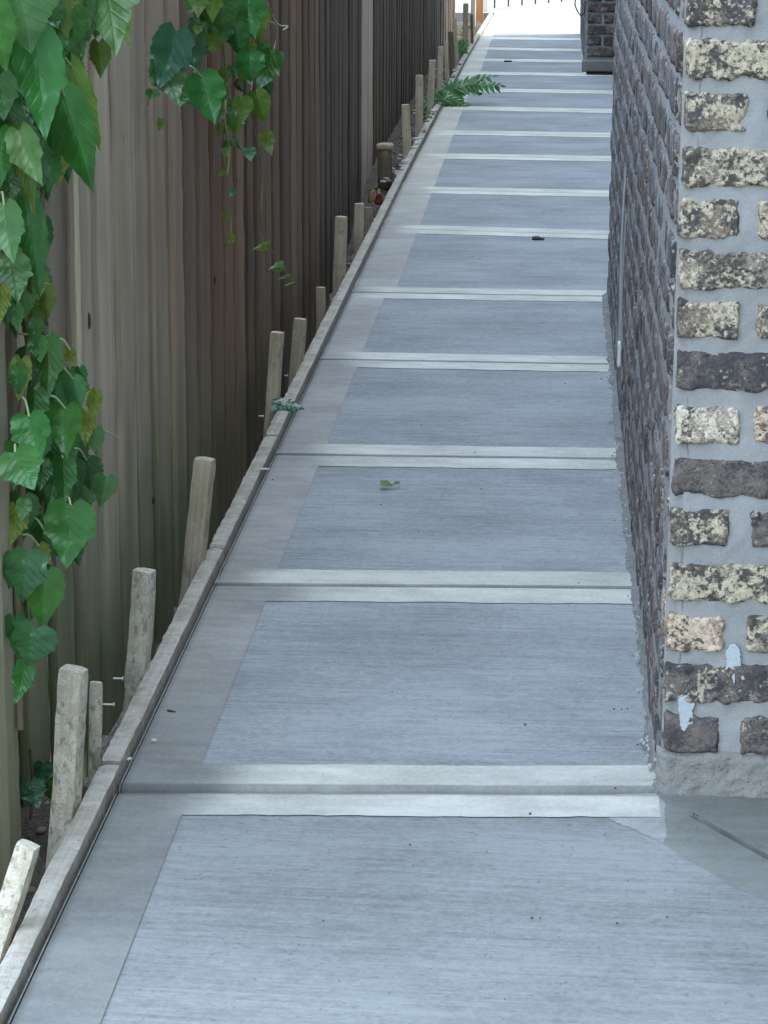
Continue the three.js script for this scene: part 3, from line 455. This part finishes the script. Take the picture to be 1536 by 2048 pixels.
// ------------------------------------------------------------------ stakes: top x0 x1 y, base x0 x1 y in the photograph
{
  const S = [
    [30, 84, 1680, -22, 30, 1860, 'splat', 'thick speckled stake leaning right at the lower left frame edge'],
    [118, 180, 1328, 103, 160, 1600, 'splat', 'large white speckled stake standing in front of a thinner one'],
    [177, 208, 1360, 174, 207, 1530, 'splat', 'thin grey white stake half hidden behind the large speckled one'],
    [265, 314, 1132, 246, 294, 1420, 'splat', 'white crusted stake leaning right beside the mossy fence board'],
    [386, 433, 910, 362, 405, 1180, 'stake', 'mossy grey stake with a splintered top leaning right'],
    [540, 569, 660, 526, 556, 880, 'stake', 'tall pale stake just behind the dark curled leaf'],
    [587, 614, 633, 576, 603, 775, 'stake', 'brownish stake right behind the tall pale one near the curled leaf'],
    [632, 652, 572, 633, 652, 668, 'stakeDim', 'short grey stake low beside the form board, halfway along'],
    [670, 695, 430, 665, 690, 600, 'stake', 'tall pale stake in front of a paired stake in the middle distance'],
    [709, 729, 404, 706, 728, 520, 'stake', 'pale stake with a darker stake touching its right side'],
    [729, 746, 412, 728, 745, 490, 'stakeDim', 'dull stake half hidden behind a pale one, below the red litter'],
    [802, 820, 206, 806, 824, 312, 'stake', 'pale topped stake standing on sand short of the weed'],
    [831, 847, 148, 830, 846, 268, 'stake', 'tall pale stake immediately left of the green weed'],
    [857, 872, 118, 853, 868, 215, 'stake', 'stake whose foot is hidden by the green weed'],
    [875, 888, 91, 873, 886, 168, 'stake', 'nearer of two touching stakes behind the green weed'],
    [887, 897, 81, 890, 898, 160, 'stake', 'thinner of two touching stakes behind the green weed'],
    [895, 907, 61, 899, 910, 128, 'stakeDark', 'dark brown stake beside a taller white edged one'],
    [904, 915, 35, 910, 916, 105, 'stake', 'tall light stake with a bright edge, near the far small weed'],
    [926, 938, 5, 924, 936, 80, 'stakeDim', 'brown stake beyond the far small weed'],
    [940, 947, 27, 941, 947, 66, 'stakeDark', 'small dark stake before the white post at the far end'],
  ];
  S.forEach(([tx0, tx1, ty, bx0, bx1, by, mat, label], i) => {
    const b = atX((bx0 + bx1) / 2, by, -0.785), dz = b.z; const xx = xin(dz) - 0.06; const b2 = atX((bx0 + bx1) / 2, by, xx), t = atZ((tx0 + tx1) / 2, ty + (tx1 - tx0) * 0.12, b2.z);
    const dep = b2.clone().sub(CP).dot(FW), wpx = (Math.abs(tx1 - tx0) + Math.abs(bx1 - bx0)) / 2, w = wpx * dep / 5200 * 0.86;
    const ax = t.clone().sub(b2), Lv = ax.length(); ax.normalize(); const ext = Math.max(0.02, (b2.y + 0.17) / Math.max(0.3, ax.y)), len = Lv + ext;
    const thin = i === 2 || i === 10 || i === 15; const g = board(w, len, thin ? w * 0.5 : w * 0.9, 1, 600 + i, Math.ceil(len / 0.03), 0.0022, i < 5 ? 0.0026 : 0.0015);
    const m = mesh('stake', g, M[mat]); m.position.copy(t).addScaledVector(ax, -len / 2);
    m.quaternion.setFromUnitVectors(new THREE.Vector3(0, 1, 0), ax); m.rotateY(i < 5 ? -0.22 : rr(-0.25, 0.1));
    tag(m, label, 'stake', 'wooden stakes driven along the form boards');
  });
  // nails sticking out of stakes
  for (const [px, py, len, lab] of [[217, 1409, 0.02, 'short pale nail sticking out beside the thin grey white stake'], [522, 832, 0.012, 'bright nail tip left of the tall pale stake by the curled leaf'], [572, 751, 0.010, 'bright nail between the two stakes near the curled leaf'], [236, 1357, 0.018, 'thin nail left of the white crusted stake']]) {
    const p = atX(px, py, -0.79); const g = new THREE.CylinderGeometry(0.0018, 0.0018, len, 8); g.rotateZ(Math.PI / 2); const hd = new THREE.CylinderGeometry(0.004, 0.004, 0.0016, 10); hd.rotateZ(Math.PI / 2); hd.translate(len / 2, 0, 0);
    const m = mesh('nail', mergeGeometries([g, hd]), M.white); m.position.copy(p); tag(m, lab, 'nail', 'nails in the stakes');
  }
  // round topped dark post stub
  const p = atX(770, 345, -0.84); const g = group('post_stub', [p.x, -0.1, p.z]); tag(g, 'short dark post stub with a pale broken top against the fence', 'post');
  const st = new THREE.LatheGeometry([[0.001, 0], [0.035, 0], [0.038, 0.06], [0.036, 0.15], [0.032, 0.19], [0.001, 0.19]].map(([x, y]) => new THREE.Vector2(x, y)), 14); mesh('stub', st, M.stakeDark, g);
  const tp = block(0.085, 0.030, 0.07, 8, 4, 6, 0.01, 0.012, 30, 66); tp.translate(0, 0.205, 0); mesh('broken_top', tp, M.stakeDim, g);
  // posts at the far end, in the sun
  const post = (name, x, z, w, d, h, m, label) => { const g2 = board(w, h, d, 1, 900 + Math.round(w * 100), 8, 0.002, 0.004); const q = mesh(name, g2, m); q.position.set(x, h / 2 - 0.12, z); tag(q, label, 'post'); };
  const P = (px, D) => (px - 1122) / 5200 * D * 1.005;
  post('gate_post', P(957, 24.2), -24.2, 0.045, 0.05, 1.9, std({ color: col(0.7, 0.7, 0.68), map: T.wood }), 'slim white post at the far end of the fence');
  post('fence_post', P(969, 25.2), -25.2, 0.075, 0.09, 1.9, std({ color: col(0.52, 0.24, 0.10), map: T.wood }), 'sunlit orange brown post beside the iron gate');
  post('gate_post', P(981, 25.6), -25.6, 0.05, 0.06, 1.9, std({ color: col(0.78, 0.74, 0.66), map: T.wood }), 'pale cream post between the orange post and the iron gate');
}

// ------------------------------------------------------------------ iron gate and cable at the far end
{
  const a = atY(989, 22), b = atY(1097, 12); const g = group('iron_gate', [a.x, 0, a.z]); tag(g, 'black iron bar gate standing open at the far end of the path', 'gate');
  const dx = (b.x - a.x) / 4, dz = (b.z - a.z) / 4;
  for (let i = 0; i < 6; i++) { const bg = new THREE.CylinderGeometry(0.0085, 0.0085, 1.6, 8); bg.translate(dx * i, 0.83, dz * i); mesh('bar', bg, M.iron, g); }
  for (const y of [0.42, 1.5]) { const rg = new THREE.BoxGeometry(Math.hypot(dx, dz) * 5.1, 0.035, 0.02); const m = mesh('rail', rg, M.iron, g); m.position.set(dx * 2.5, y, dz * 2.5); m.rotation.y = -Math.atan2(dz, dx); }
  const c = [[1196, 0], [1172, 4], [1169, 24], [1162, 31], [1154, 20], [1150, 5], [1157, -12]].map(([x, y]) => atZ(x, y, -18.68 + (x < 1166 ? 0 : 0.0)));
  tag(mesh('cable', tube(c, 0.005, 40, 6), M.iron), 'black cable hanging in a loop from the far brick pier', 'cable');
}

// ------------------------------------------------------------------ leaves
function leafGeo(seed, fold, curl, toothy = 0.03) {
  const prof = [[0, 0.17], [0.05, 0.36], [0.14, 0.46], [0.26, 0.50], [0.36, 0.47], [0.43, 0.50], [0.47, 0.49], [0.53, 0.37], [0.64, 0.29], [0.78, 0.18], [0.9, 0.08], [1, 0.004]];
  const W = (t) => { for (let i = 0; i < prof.length - 1; i++) if (t <= prof[i + 1][0]) return lerp(prof[i][1], prof[i + 1][1], (t - prof[i][0]) / (prof[i + 1][0] - prof[i][0])); return 0; };
  const cols = seq(-1, 1, 10), rows = seq(0, 1, 34);
  return gridGeo(cols, rows, (u, t) => {
    const a = Math.abs(u), w = W(t) * (1 + toothy * 2.2 * (((t * 6.5 + (u > 0 ? 0.3 : 0) + seed * 0.37) % 1) - 0.5) * a * a * Math.min(1, t * 8)); const x = u * w;
    const y = -(t - 0.16 * Math.max(0, 1 - t * 4) * a + 0.03 * a * (1 - t));
    const z = -fold * (Math.sqrt(x * x + 0.006) - 0.077) - curl * t * t * t + 0.05 * fb3(x * 4 + seed, y * 4, 1) + 0.015 * Math.sin(t * 22 + seed) * a;
    return [x, y, z];
  }, (q, u, t) => [0.5 + q[0], clamp(t, 0, 1)]);
}
const LG = [leafGeo(1, 0.18, -0.22, 0.06), leafGeo(2, 0.35, 0.20, 0.06), leafGeo(3, 0.5, -0.3, 0.06), leafGeo(4, 0.12, -0.5, 0.06), leafGeo(5, 0.65, 0.12, 0.06)];
// a leaf between two pixels (stalk end, tip), its middle on the plane x = X; w = width in pixels
function addLeaf(parent, o, a, b, w, tone, X, face = 0, stalk) {
  const mid = atX((a[0] + b[0]) / 2, (a[1] + b[1]) / 2, X), A = atZ(a[0], a[1], mid.z), B = atZ(b[0], b[1], mid.z);
  const dep = mid.clone().sub(CP).dot(FW), L = A.distanceTo(B) * 1.06, W = w * dep / 5200;
  const Y = A.clone().sub(B).normalize(), view = CP.clone().sub(mid).normalize();
  const n = view.clone().add(new THREE.Vector3(0.25 * rr(-1, 1) + face, 0.55 + rr(-0.4, 0.4), 0.2 * rr(-1, 1))).normalize();
  const X3 = Y.clone().cross(n).normalize(), Z = X3.clone().cross(Y).normalize();
  const m = mesh('leaf', LG[Math.floor(R() * 5)], M.shades[tone][Math.floor(R() * 4)], parent);
  m.matrixAutoUpdate = true; const mt = new THREE.Matrix4().makeBasis(X3, Y, Z); m.quaternion.setFromRotationMatrix(mt); m.position.copy(A).sub(o); m.scale.set(W * 1.02, L, (W + L) / 2);
  if (stalk) {     // pale leaf stalk as a sub-part
    const s0 = atX(stalk[0], stalk[1], X - 0.02), inv = new THREE.Matrix4().compose(m.position.clone().add(o), m.quaternion, m.scale).invert(); const mp = A.clone().lerp(s0, 0.55); mp.y += 0.008;
    const g = tube([s0, mp, A.clone()], 0.0019, 10, 6).applyMatrix4(inv); g.computeVertexNormals(); mesh('stalk', g, M.petiole, m);
  }
  return m;
}
function vine(name, label, base, stems, leaves, X, fills = []) {
  const o = atX(base[0], base[1], X); const g = group(name, [o.x, o.y, o.z]); tag(g, label, 'vine');
  for (const [pts, r, m] of stems) mesh('stem', tube(pts.map(([x, y], k) => atX(x, y, X - 0.025 + 0.012 * (h3(k, x, y) - 0.5)).sub(o)), r, 40, 6), M[m], g);
  for (const [x0, x1, y0, y1, n, fs = 1] of fills) for (let i = 0; i < n; i++) { const y = rr(y0, y1), x = rr(x0, x1), L = rr(45, 85) * fs, wl = rr(40, 72) * fs; addLeaf(g, o, [x, y], [x + rr(-14, 14), y + L], wl, R() < 0.6 ? 0 : R() < 0.25 ? 2 : 1, X - 0.016 + rr(-0.014, 0.008)); }
  for (const [a, b, w, tone, dx = 0, st] of leaves) addLeaf(g, o, a, b, w, tone, X + dx + rr(-0.012, 0.012), 0, st);
  return g;
}
const XV = -0.825;
{
  const up = [
    [[30, -60], [62, 98], 160, 3, 0.03], [[-20, 10], [12, 135], 90, 1, 0.02], [[200, -70], [238, 98], 118, 3, 0.03], [[70, 70], [92, 268], 104, 1, 0.04], [[142, 130], [204, 292], 62, 2, 0.02, [80, 82]],
    [[128, 190], [186, 376], 98, 1, 0.04, [112, 140]], [[197, 85], [203, 152], 44, 2, 0.0], [[40, 262], [76, 366], 70, 3, 0.03], [[42, 262], [66, 425], 44, 2, 0.01], [[0, 150], [8, 236], 66, 0, 0.0], [[-2, 262], [4, 366], 62, 1, 0.0],
    [[8, 412], [22, 520], 74, 3, 0.03, [2, 385]], [[58, 415], [78, 592], 62, 1, 0.02], [[20, 515], [34, 596], 78, 0, 0.0], [[118, -30], [122, 128], 52, 2, 0.0], [[96, 50], [116, 138], 60, 0, -0.02], [[150, 20], [160, 120], 60, 0, -0.02],
    [[100, 180], [112, 270], 70, 0, -0.03], [[82, 300], [96, 400], 56, 0, -0.03], [[20, 380], [30, 450], 70, 0, -0.03], [[60, 540], [66, 612], 36, 2, 0], [[170, -20], [176, 60], 40, 0, -0.02], [[90, 575], [94, 640], 40, 2, 0], [[45, 590], [50, 640], 44, 0, 0], [[30, 40], [40, 120], 80, 0, -0.03], [[240, 10], [252, 95], 34, 2, 0],
    [[125, 250], [130, 345], 60, 0, -0.03], [[60, 180], [50, 260], 60, 0, -0.03], [[10, 480], [14, 560], 60, 0, -0.02], [[84, 440], [90, 520], 40, 0, -0.03], [[30, 610], [34, 660], 36, 1, 0], [[70, 640], [74, 690], 34, 0, 0], [[5, 560], [8, 620], 50, 0, -0.02],
  ];
  vine('ivy_vine', 'big leaved ivy hanging down the fence at the upper left corner', [70, 700], [[[[60, 720], [48, 620], [40, 480], [60, 300], [100, 120], [110, -40]], 0.005, 'stem'], [[[132, 130], [126, 40], [120, -60]], 0.006, 'stemGreen'], [[[95, 650], [70, 560], [80, 420], [120, 250]], 0.003, 'stem']], up, XV, [[0, 130, -30, 330, 60], [0, 75, 330, 590, 26], [150, 200, -40, 20, 6], [110, 190, -40, 110, 12], [90, 150, 120, 260, 8], [20, 90, 560, 640, 6]]);
  const midl = [
    [[35, 735], [40, 790], 36, 1], [[75, 676], [80, 722], 44, 1], [[95, 676], [98, 795], 58, 0, 0.01], [[140, 700], [139, 735], 25, 2, 0.02, [112, 678]], [[146, 758], [162, 820], 46, 3, 0.03, [105, 728]], [[160, 735], [170, 772], 24, 0, 0.02], [[192, 784], [182, 838], 32, 2, 0.03],
    [[58, 833], [76, 915], 82, 1, 0.02, [45, 795]], [[130, 816], [128, 905], 80, 1, 0.03, [92, 792]], [[172, 824], [170, 884], 42, 2, 0.04], [[190, 858], [192, 908], 40, 3, 0.02], [[30, 906], [64, 975], 92, 1, 0.04, [30, 895]], [[110, 915], [104, 1002], 62, 0], [[126, 918], [130, 1005], 52, 1, 0.02, [117, 902]], [[173, 920], [182, 980], 62, 0, 0.01, [147, 897]],
    [[212, 955], [200, 1014], 52, 3, 0.03], [[141, 1012], [134, 1126], 104, 1, 0.05, [135, 1000]], [[88, 1060], [78, 1096], 52, 0, 0.01, [60, 1037]], [[48, 1000], [46, 1038], 34, 3], [[55, 1108], [40, 1206], 82, 4, 0.04], [[88, 1148], [84, 1258], 84, 1, 0.05, [60, 1105]], [[78, 1092], [98, 1128], 42, 2, 0.01, [42, 1070]], [[70, 1258], [52, 1336], 92, 4, 0.04], [[50, 1330], [34, 1402], 46, 0, 0.02],
    [[60, 700], [62, 760], 60, 0, -0.02], [[110, 770], [112, 840], 60, 0, -0.02], [[70, 780], [66, 850], 60, 0, -0.02], [[150, 880], [150, 960], 60, 0, -0.02], [[80, 960], [80, 1050], 66, 0, -0.02], [[120, 970], [110, 1060], 60, 0, -0.02], [[165, 960], [165, 1040], 50, 0, -0.02], [[92, 1080], [86, 1140], 50, 0, -0.02], [[24, 1110], [20, 1180], 40, 0, -0.01], [[70, 1180], [60, 1240], 50, 0, -0.02], [[100, 690], [106, 740], 40, 1, 0], [[40, 1270], [36, 1320], 40, 0, -0.01],
  ];
  vine('ivy_vine', 'clump of dark green ivy climbing the fence halfway down the left side', [50, 1420], [[[[40, 1460], [36, 1300], [34, 1150], [44, 960], [40, 860], [52, 740], [60, 660]], 0.006, 'stem'], [[[60, 1300], [56, 1180], [80, 1040], [100, 880], [84, 720]], 0.0035, 'stem'], [[[178, 848], [205, 860], [240, 876]], 0.0016, 'petiole'], [[[40, 668], [80, 670], [120, 682], [136, 700]], 0.002, 'stemGreen']], midl, XV + 0.005, [[30, 150, 690, 1060, 30], [25, 75, 1080, 1290, 6]]);
  vine('ivy_vine', 'three small dark ivy leaves low at the fence foot above the soil', [70, 1600], [[[[60, 1640], [66, 1580], [60, 1500]], 0.003, 'stem']], [[[86, 1528], [82, 1572], 40, 4], [[60, 1566], [76, 1612], 54, 4], [[96, 1560], [100, 1600], 34, 0]], -0.845);
  const hang = [
    [[352, 62], [322, 172], 84, 4, 0.02], [[392, 58], [390, 152], 46, 4, 0], [[330, 118], [346, 202], 78, 0, 0.01], [[402, 152], [428, 242], 80, 1, 0.04, [365, 130]], [[305, 180], [302, 200], 30, 0, 0], [[362, 185], [360, 212], 36, 1, 0], [[322, 238], [318, 262], 15, 2, 0],
    [[440, -20], [452, 66], 92, 0, 0.02], [[500, -10], [506, 72], 66, 1, 0.02], [[398, -20], [395, 30], 44, 2, 0.01], [[428, -20], [424, 40], 44, 2, 0], [[522, 20], [526, 66], 32, 2, 0.02], [[470, 50], [478, 112], 50, 0, 0.01], [[430, 70], [424, 105], 36, 2, 0], [[510, 50], [520, 86], 34, 2, 0.02], [[450, 30], [440, 95], 44, 0, -0.01], [[396, 52], [394, 68], 20, 2, 0],
    [[498, 106], [500, 162], 62, 1, 0.04], [[542, 108], [524, 178], 56, 0, 0.03], [[556, 104], [544, 138], 36, 3, 0.04], [[512, 186], [530, 244], 48, 2, 0.04], [[484, 196], [488, 240], 44, 2, 0.02], [[450, 138], [448, 172], 26, 2, 0], [[440, 248], [437, 272], 16, 2, 0], [[530, 264], [541, 308], 32, 2, 0.03], [[498, 296], [500, 320], 28, 3, 0.02], [[476, 240], [470, 268], 20, 2, 0.01],
    [[468, 378], [462, 392], 12, 3, 0], [[452, 430], [446, 444], 16, 2, 0], [[462, 470], [466, 486], 16, 2, 0], [[538, 488], [508, 500], 20, 2, 0.02], [[566, 528], [540, 540], 22, 3, 0.02], [[580, 550], [556, 560], 8, 3, 0.02], [[588, 566], [570, 572], 8, 3, 0.02], [[448, 340], [440, 352], 16, 2, 0], [[456, 486], [450, 496], 12, 2, 0], [[470, 14], [460, 70], 60, 0, -0.02], [[490, 120], [470, 170], 40, 2, -0.01], [[448, 170], [440, 196], 24, 2, 0], [[538, 20], [530, 50], 18, 2, 0],
  ];
  vine('hanging_vine', 'thin hanging vine with yellow green leaves and long bare tips', [455, 350], [[[[450, -40], [446, 60], [452, 160], [450, 240], [458, 300], [455, 350]], 0.003, 'stemGreen'], [[[500, -40], [508, 120], [500, 210], [516, 290], [524, 360], [522, 430], [532, 478], [556, 520], [588, 566]], 0.0018, 'stemGreen'], [[[522, -30], [540, 20], [556, 48], [576, 52], [566, 60]], 0.0022, 'petiole'], [[[530, 40], [552, 54], [551, 80], [546, 108]], 0.0018, 'petiole'], [[[340, 120], [362, 130], [380, 80], [392, 40], [420, -40]], 0.0025, 'stemGreen'], [[[452, 240], [466, 270], [474, 298]], 0.0018, 'stemGreen'], [[[455, 350], [458, 400], [462, 440], [456, 500]], 0.001, 'stemGreen']], hang, XV + 0.005, [[385, 530, -40, 60, 16, 0.62], [430, 535, 80, 230, 14, 0.45], [325, 400, 90, 150, 5, 0.6], [440, 475, 230, 330, 6, 0.25]]);
}
// weeds by the form board
function weed(name, label, px, py, X, fronds, s) {
  const o = atX(px, py, X); o.y = -0.08; const g = group(name, [o.x, o.y, o.z]); tag(g, label, 'plant');
  const small = LG[1];
  for (const [p0, p1, p2, n, wl, tone, dz = 0] of fronds) {
    const f = (p) => { const q = atZ(p[0], p[1], o.z + dz); return q.sub(o); };
    const c = new THREE.CatmullRomCurve3([f(p0), f(p1), f(p2)]); mesh('stem', new THREE.TubeGeometry(c, 16, 0.0022, 5), M.stemGreen, g);
    for (let i = 0; i <= n; i++) for (const sd of i === n ? [0] : [-1, 1]) {
      const t = 0.15 + 0.85 * i / n, p = c.getPoint(t), tg = c.getTangent(t), L = wl * (0.6 + 0.5 * Math.sin(Math.PI * Math.min(1, t * 0.9 + 0.1))) * rr(0.8, 1.15);
      const up = new THREE.Vector3(rr(-0.5, 0.5), 0.7, 0.9 + rr(-0.4, 0.3)).normalize(), sideV = tg.clone().cross(up).normalize();
      const Y = sideV.multiplyScalar(sd).addScaledVector(tg, sd ? 0.75 : 1).add(new THREE.Vector3(0, -0.35, 0)).normalize().negate();
      const X3 = Y.clone().cross(up).normalize(), Z = X3.clone().cross(Y).normalize(); const m = mesh('leaf', small, M.shades[tone === 0 && R() < 0.6 ? 1 : tone][Math.floor(R() * 4)], g);
      m.quaternion.setFromRotationMatrix(new THREE.Matrix4().makeBasis(X3, Y, Z)); m.position.copy(p); m.scale.set(L * 0.36, L * 0.8, L * 0.5);
    }
  }
}
weed('weed', 'green weed with toothed feathery leaves leaning over the path edge', 884, 232, -0.700, [[[872, 262], [876, 246], [884, 230], 1, 0.05, 0, 0], 
  [[884, 232], [912, 176], [1002, 170], 15, 0.10, 0, 0], [[884, 232], [915, 178], [985, 150], 11, 0.09, 0, -0.05], [[884, 234], [890, 196], [936, 214], 10, 0.085, 0, 0.1], [[880, 234], [872, 190], [862, 196], 6, 0.09, 1, -0.05], [[882, 234], [880, 186], [900, 186], 6, 0.09, 1, 0.02], [[880, 236], [862, 214], [850, 216], 6, 0.08, 2, 0], [[884, 236], [876, 206], [884, 214], 6, 0.08, 1, 0.06], [[882, 236], [868, 222], [856, 228], 5, 0.07, 2, 0.03], [[886, 236], [904, 214], [928, 206], 5, 0.08, 0, 0.04], [[876, 238], [866, 200], [876, 186], 6, 0.085, 1, 0.05], [[878, 238], [856, 208], [848, 206], 6, 0.08, 1, 0.08], [[882, 238], [892, 214], [902, 226], 5, 0.08, 1, 0.1], [[884, 236], [896, 190], [915, 192], 6, 0.085, 0, 0.02], [[880, 240], [858, 226], [846, 226], 5, 0.07, 2, 0.1], [[880, 238], [888, 200], [892, 188], 6, 0.08, 0, 0.0]]);
weed('weed', 'small low weed in sun beside the far form board', 918, 104, -0.745, [[[918, 106], [922, 92], [930, 84], 4, 0.08, 1, 0], [[918, 106], [914, 98], [908, 100], 4, 0.07, 2, 0], [[918, 106], [926, 98], [932, 96], 4, 0.07, 1, 0.05], [[918, 106], [920, 90], [916, 84], 4, 0.07, 1, -0.05]]);

// ------------------------------------------------------------------ small things lying about
{
  // dark curled leaf across the form board
  const p = atY(577, 812, 0.03); const g1 = leafGeo(9, 0.25, 0.1); g1.scale(0.06, 0.085, 0.07); g1.rotateX(-Math.PI / 2); g1.rotateY(Math.PI / 2); g1.rotateX(0.75); const m = mesh('fallen_leaf', g1, M.leaf[4]); m.position.copy(p); m.position.x -= 0.038; m.position.y = 0.036; m.rotation.z = -0.12; tag(m, 'dark green curled leaf lying across the form board', 'leaf');
  const add = (px, py, s, tone, ry, label) => { const q = atY(px, py, 0.006); const g = leafGeo(11 + px, -0.2, 0.15); g.scale(s * 0.8, s, s); g.rotateX(-Math.PI / 2); g.rotateY(ry); g.rotateX(0.35); const k = mesh('fallen_leaf', g, M.leaf[tone]); k.position.copy(q); k.position.y = 0.012; tag(k, label, 'leaf'); };
  M.leaf[5] = leafMat(0.12, 0.17, 0.012, 0.5, 0.1); add(762, 972, 0.034, 5, 1.4, 'larger of two small yellow green leaves lying on the broomed slab'); add(799, 971, 0.020, 5, -1.4, 'smaller of two yellow green leaves lying side by side on the slab');
  const chip = (name, px, py, Y, w, h, d, mat, label, cat, ry = 0) => { const q = atY(px, py, Y); const k = mesh(name, block(w, h, d, 4, 3, 4, h * 0.4, h * 0.6, 120, px), mat); k.position.copy(q); k.position.y += h * 0.3; k.rotation.y = ry; tag(k, label, cat); };
  chip('dead_leaf', 1073, 478, 0.002, 0.034, 0.012, 0.03, M.crumb, 'larger dark brown dead leaf scrap on the slab in mid distance', 'debris'); chip('dead_leaf', 1086, 479, 0.002, 0.012, 0.008, 0.012, M.crumb, 'tiny dark scrap just right of the dead leaf scrap', 'debris');
  chip('wood_chip', 529, 939, 0.018, 0.026, 0.004, 0.012, M.crumbLight, 'pale wood chip resting on the form board edge', 'debris'); chip('pebble', 308, 1482, 0.001, 0.008, 0.004, 0.008, M.crumbLight, 'small white pebble on the smooth border, farther of two', 'pebble'); chip('pebble', 258, 1519, 0.001, 0.009, 0.004, 0.009, M.crumbLight, 'small white pebble on the smooth border beside the form board, nearer of two', 'pebble');
  chip('twig', 343, 1423, 0.001, 0.018, 0.003, 0.004, M.crumb, 'tiny dark twig on the smooth border strip', 'twig', -0.4); chip('twig', 1016, 123, 0.002, 0.055, 0.01, 0.03, M.crumb, 'dark twig lying far along the path', 'twig'); chip('bark_scrap', 958, 188, 0.002, 0.04, 0.012, 0.04, M.crumb, 'dark bark scrap on the path under the weed', 'debris');
  const bits = []; const spots = [[963, 978], [762, 1010], [722, 772], [1130, 768], [1203, 758], [1157, 1166], [1228, 1419], [1243, 1420], [1255, 1418], [1275, 1490], [1050, 1450], [820, 1690], [1234, 1847], [1334, 1835], [1064, 1837], [906, 393], [1012, 473], [960, 518], [950, 906], [1060, 1628], [1230, 1577], [560, 908], [440, 1150], [545, 960], [700, 470], [1170, 250], [980, 265], [1388, 1629], [1394, 1632]];
  spots.forEach(([x, y], i) => { const q = atY(x, y, 0.001), s = rr(0.0018, 0.0034); const g = block(s * 1.5, s, s, 2, 2, 2, s * 0.35, s * 0.6, 200, i + 40); g.translate(q.x, q.y + s * 0.3, q.z); bits.push(g); });
  for (let i = 0; i < 60; i++) { const z = -3.3 - 8 * R(), x = 0.165 - Math.abs(rr(-1, 1) * rr(0, 1)) * 0.75, s = rr(0.001, 0.002); const g = block(s * 1.5, s, s, 1, 1, 1, s * 0.3, s * 0.5, 200, i + 140); g.translate(x, s * 0.3, z); bits.push(g); }
  tag(mesh('dirt_crumbs', mergeGeometries(bits), M.crumb), 'dark crumbs of dirt scattered over the concrete path', 'debris', null, 'stuff');
  // rubble, chips and sand between fence and boards
  const st = [], lt = [], dk = [];
  for (let i = 0; i < 1500; i++) {
    const z = -2.8 - 21 * R(), x = rr(-0.90, -0.80), s = rr(0.005, 0.014) * (R() < 0.06 ? 1.5 : 1); const g = block(s * rr(0.8, 2), s * 0.7, s * rr(0.8, 1.6), 2, 2, 2, s * 0.25, s * 0.5, 60, i + 2000);
    g.rotateY(R() * 6.3); g.rotateX(rr(-0.5, 0.5)); g.translate(x, soilY(x, z) + s * 0.15, z); const u = R(); (u < 0.6 ? dk : u < 0.95 ? st : lt).push(g);
  }
  for (let i = 0; i < 260; i++) { const z = -12.6 - 6.5 * R(), x = xin(z) - rr(0.01, 0.12), s = rr(0.006, 0.018); const g = block(s * 1.6, s * 0.7, s * 1.3, 2, 2, 2, s * 0.25, s * 0.5, 60, i + 4000); g.rotateY(R() * 6.3); g.translate(x, (x > xin(z) - 0.04 ? 0.018 : -0.05) + s * 0.2, z); (R() < 0.5 ? lt : st).push(g); }
  tag(mesh('rubble', mergeGeometries(st), M.stone), 'grey stones and crumbs lying in the soil along the fence', 'rubble', null, 'stuff');
  tag(mesh('rubble', mergeGeometries(lt), M.crumbLight), 'pale cement crumbs lying along the form boards', 'rubble', null, 'stuff');
  tag(mesh('wood_litter', mergeGeometries(dk), M.stem), 'dark bark and wood litter in the soil along the fence', 'litter', null, 'stuff');
  const lit = (px, py, w, h, c, label) => { const q = atX(px, py, -0.80); const k = mesh('litter_scrap', block(w, h, w * 0.6, 5, 5, 3, w * 0.2, w * 0.5, 50, px), std({ color: col(...c) })); k.position.copy(q); tag(k, label, 'litter'); };
  lit(757, 398, 0.035, 0.045, [0.22, 0.04, 0.03], 'dark red scrap of litter wedged behind the form board'); lit(758, 383, 0.012, 0.022, [0.55, 0.45, 0.2], 'small yellow scrap above the red litter'); lit(745, 392, 0.03, 0.05, [0.30, 0.20, 0.09], 'tan scrap left of the red litter');
}
renderer.render(scene, camera);
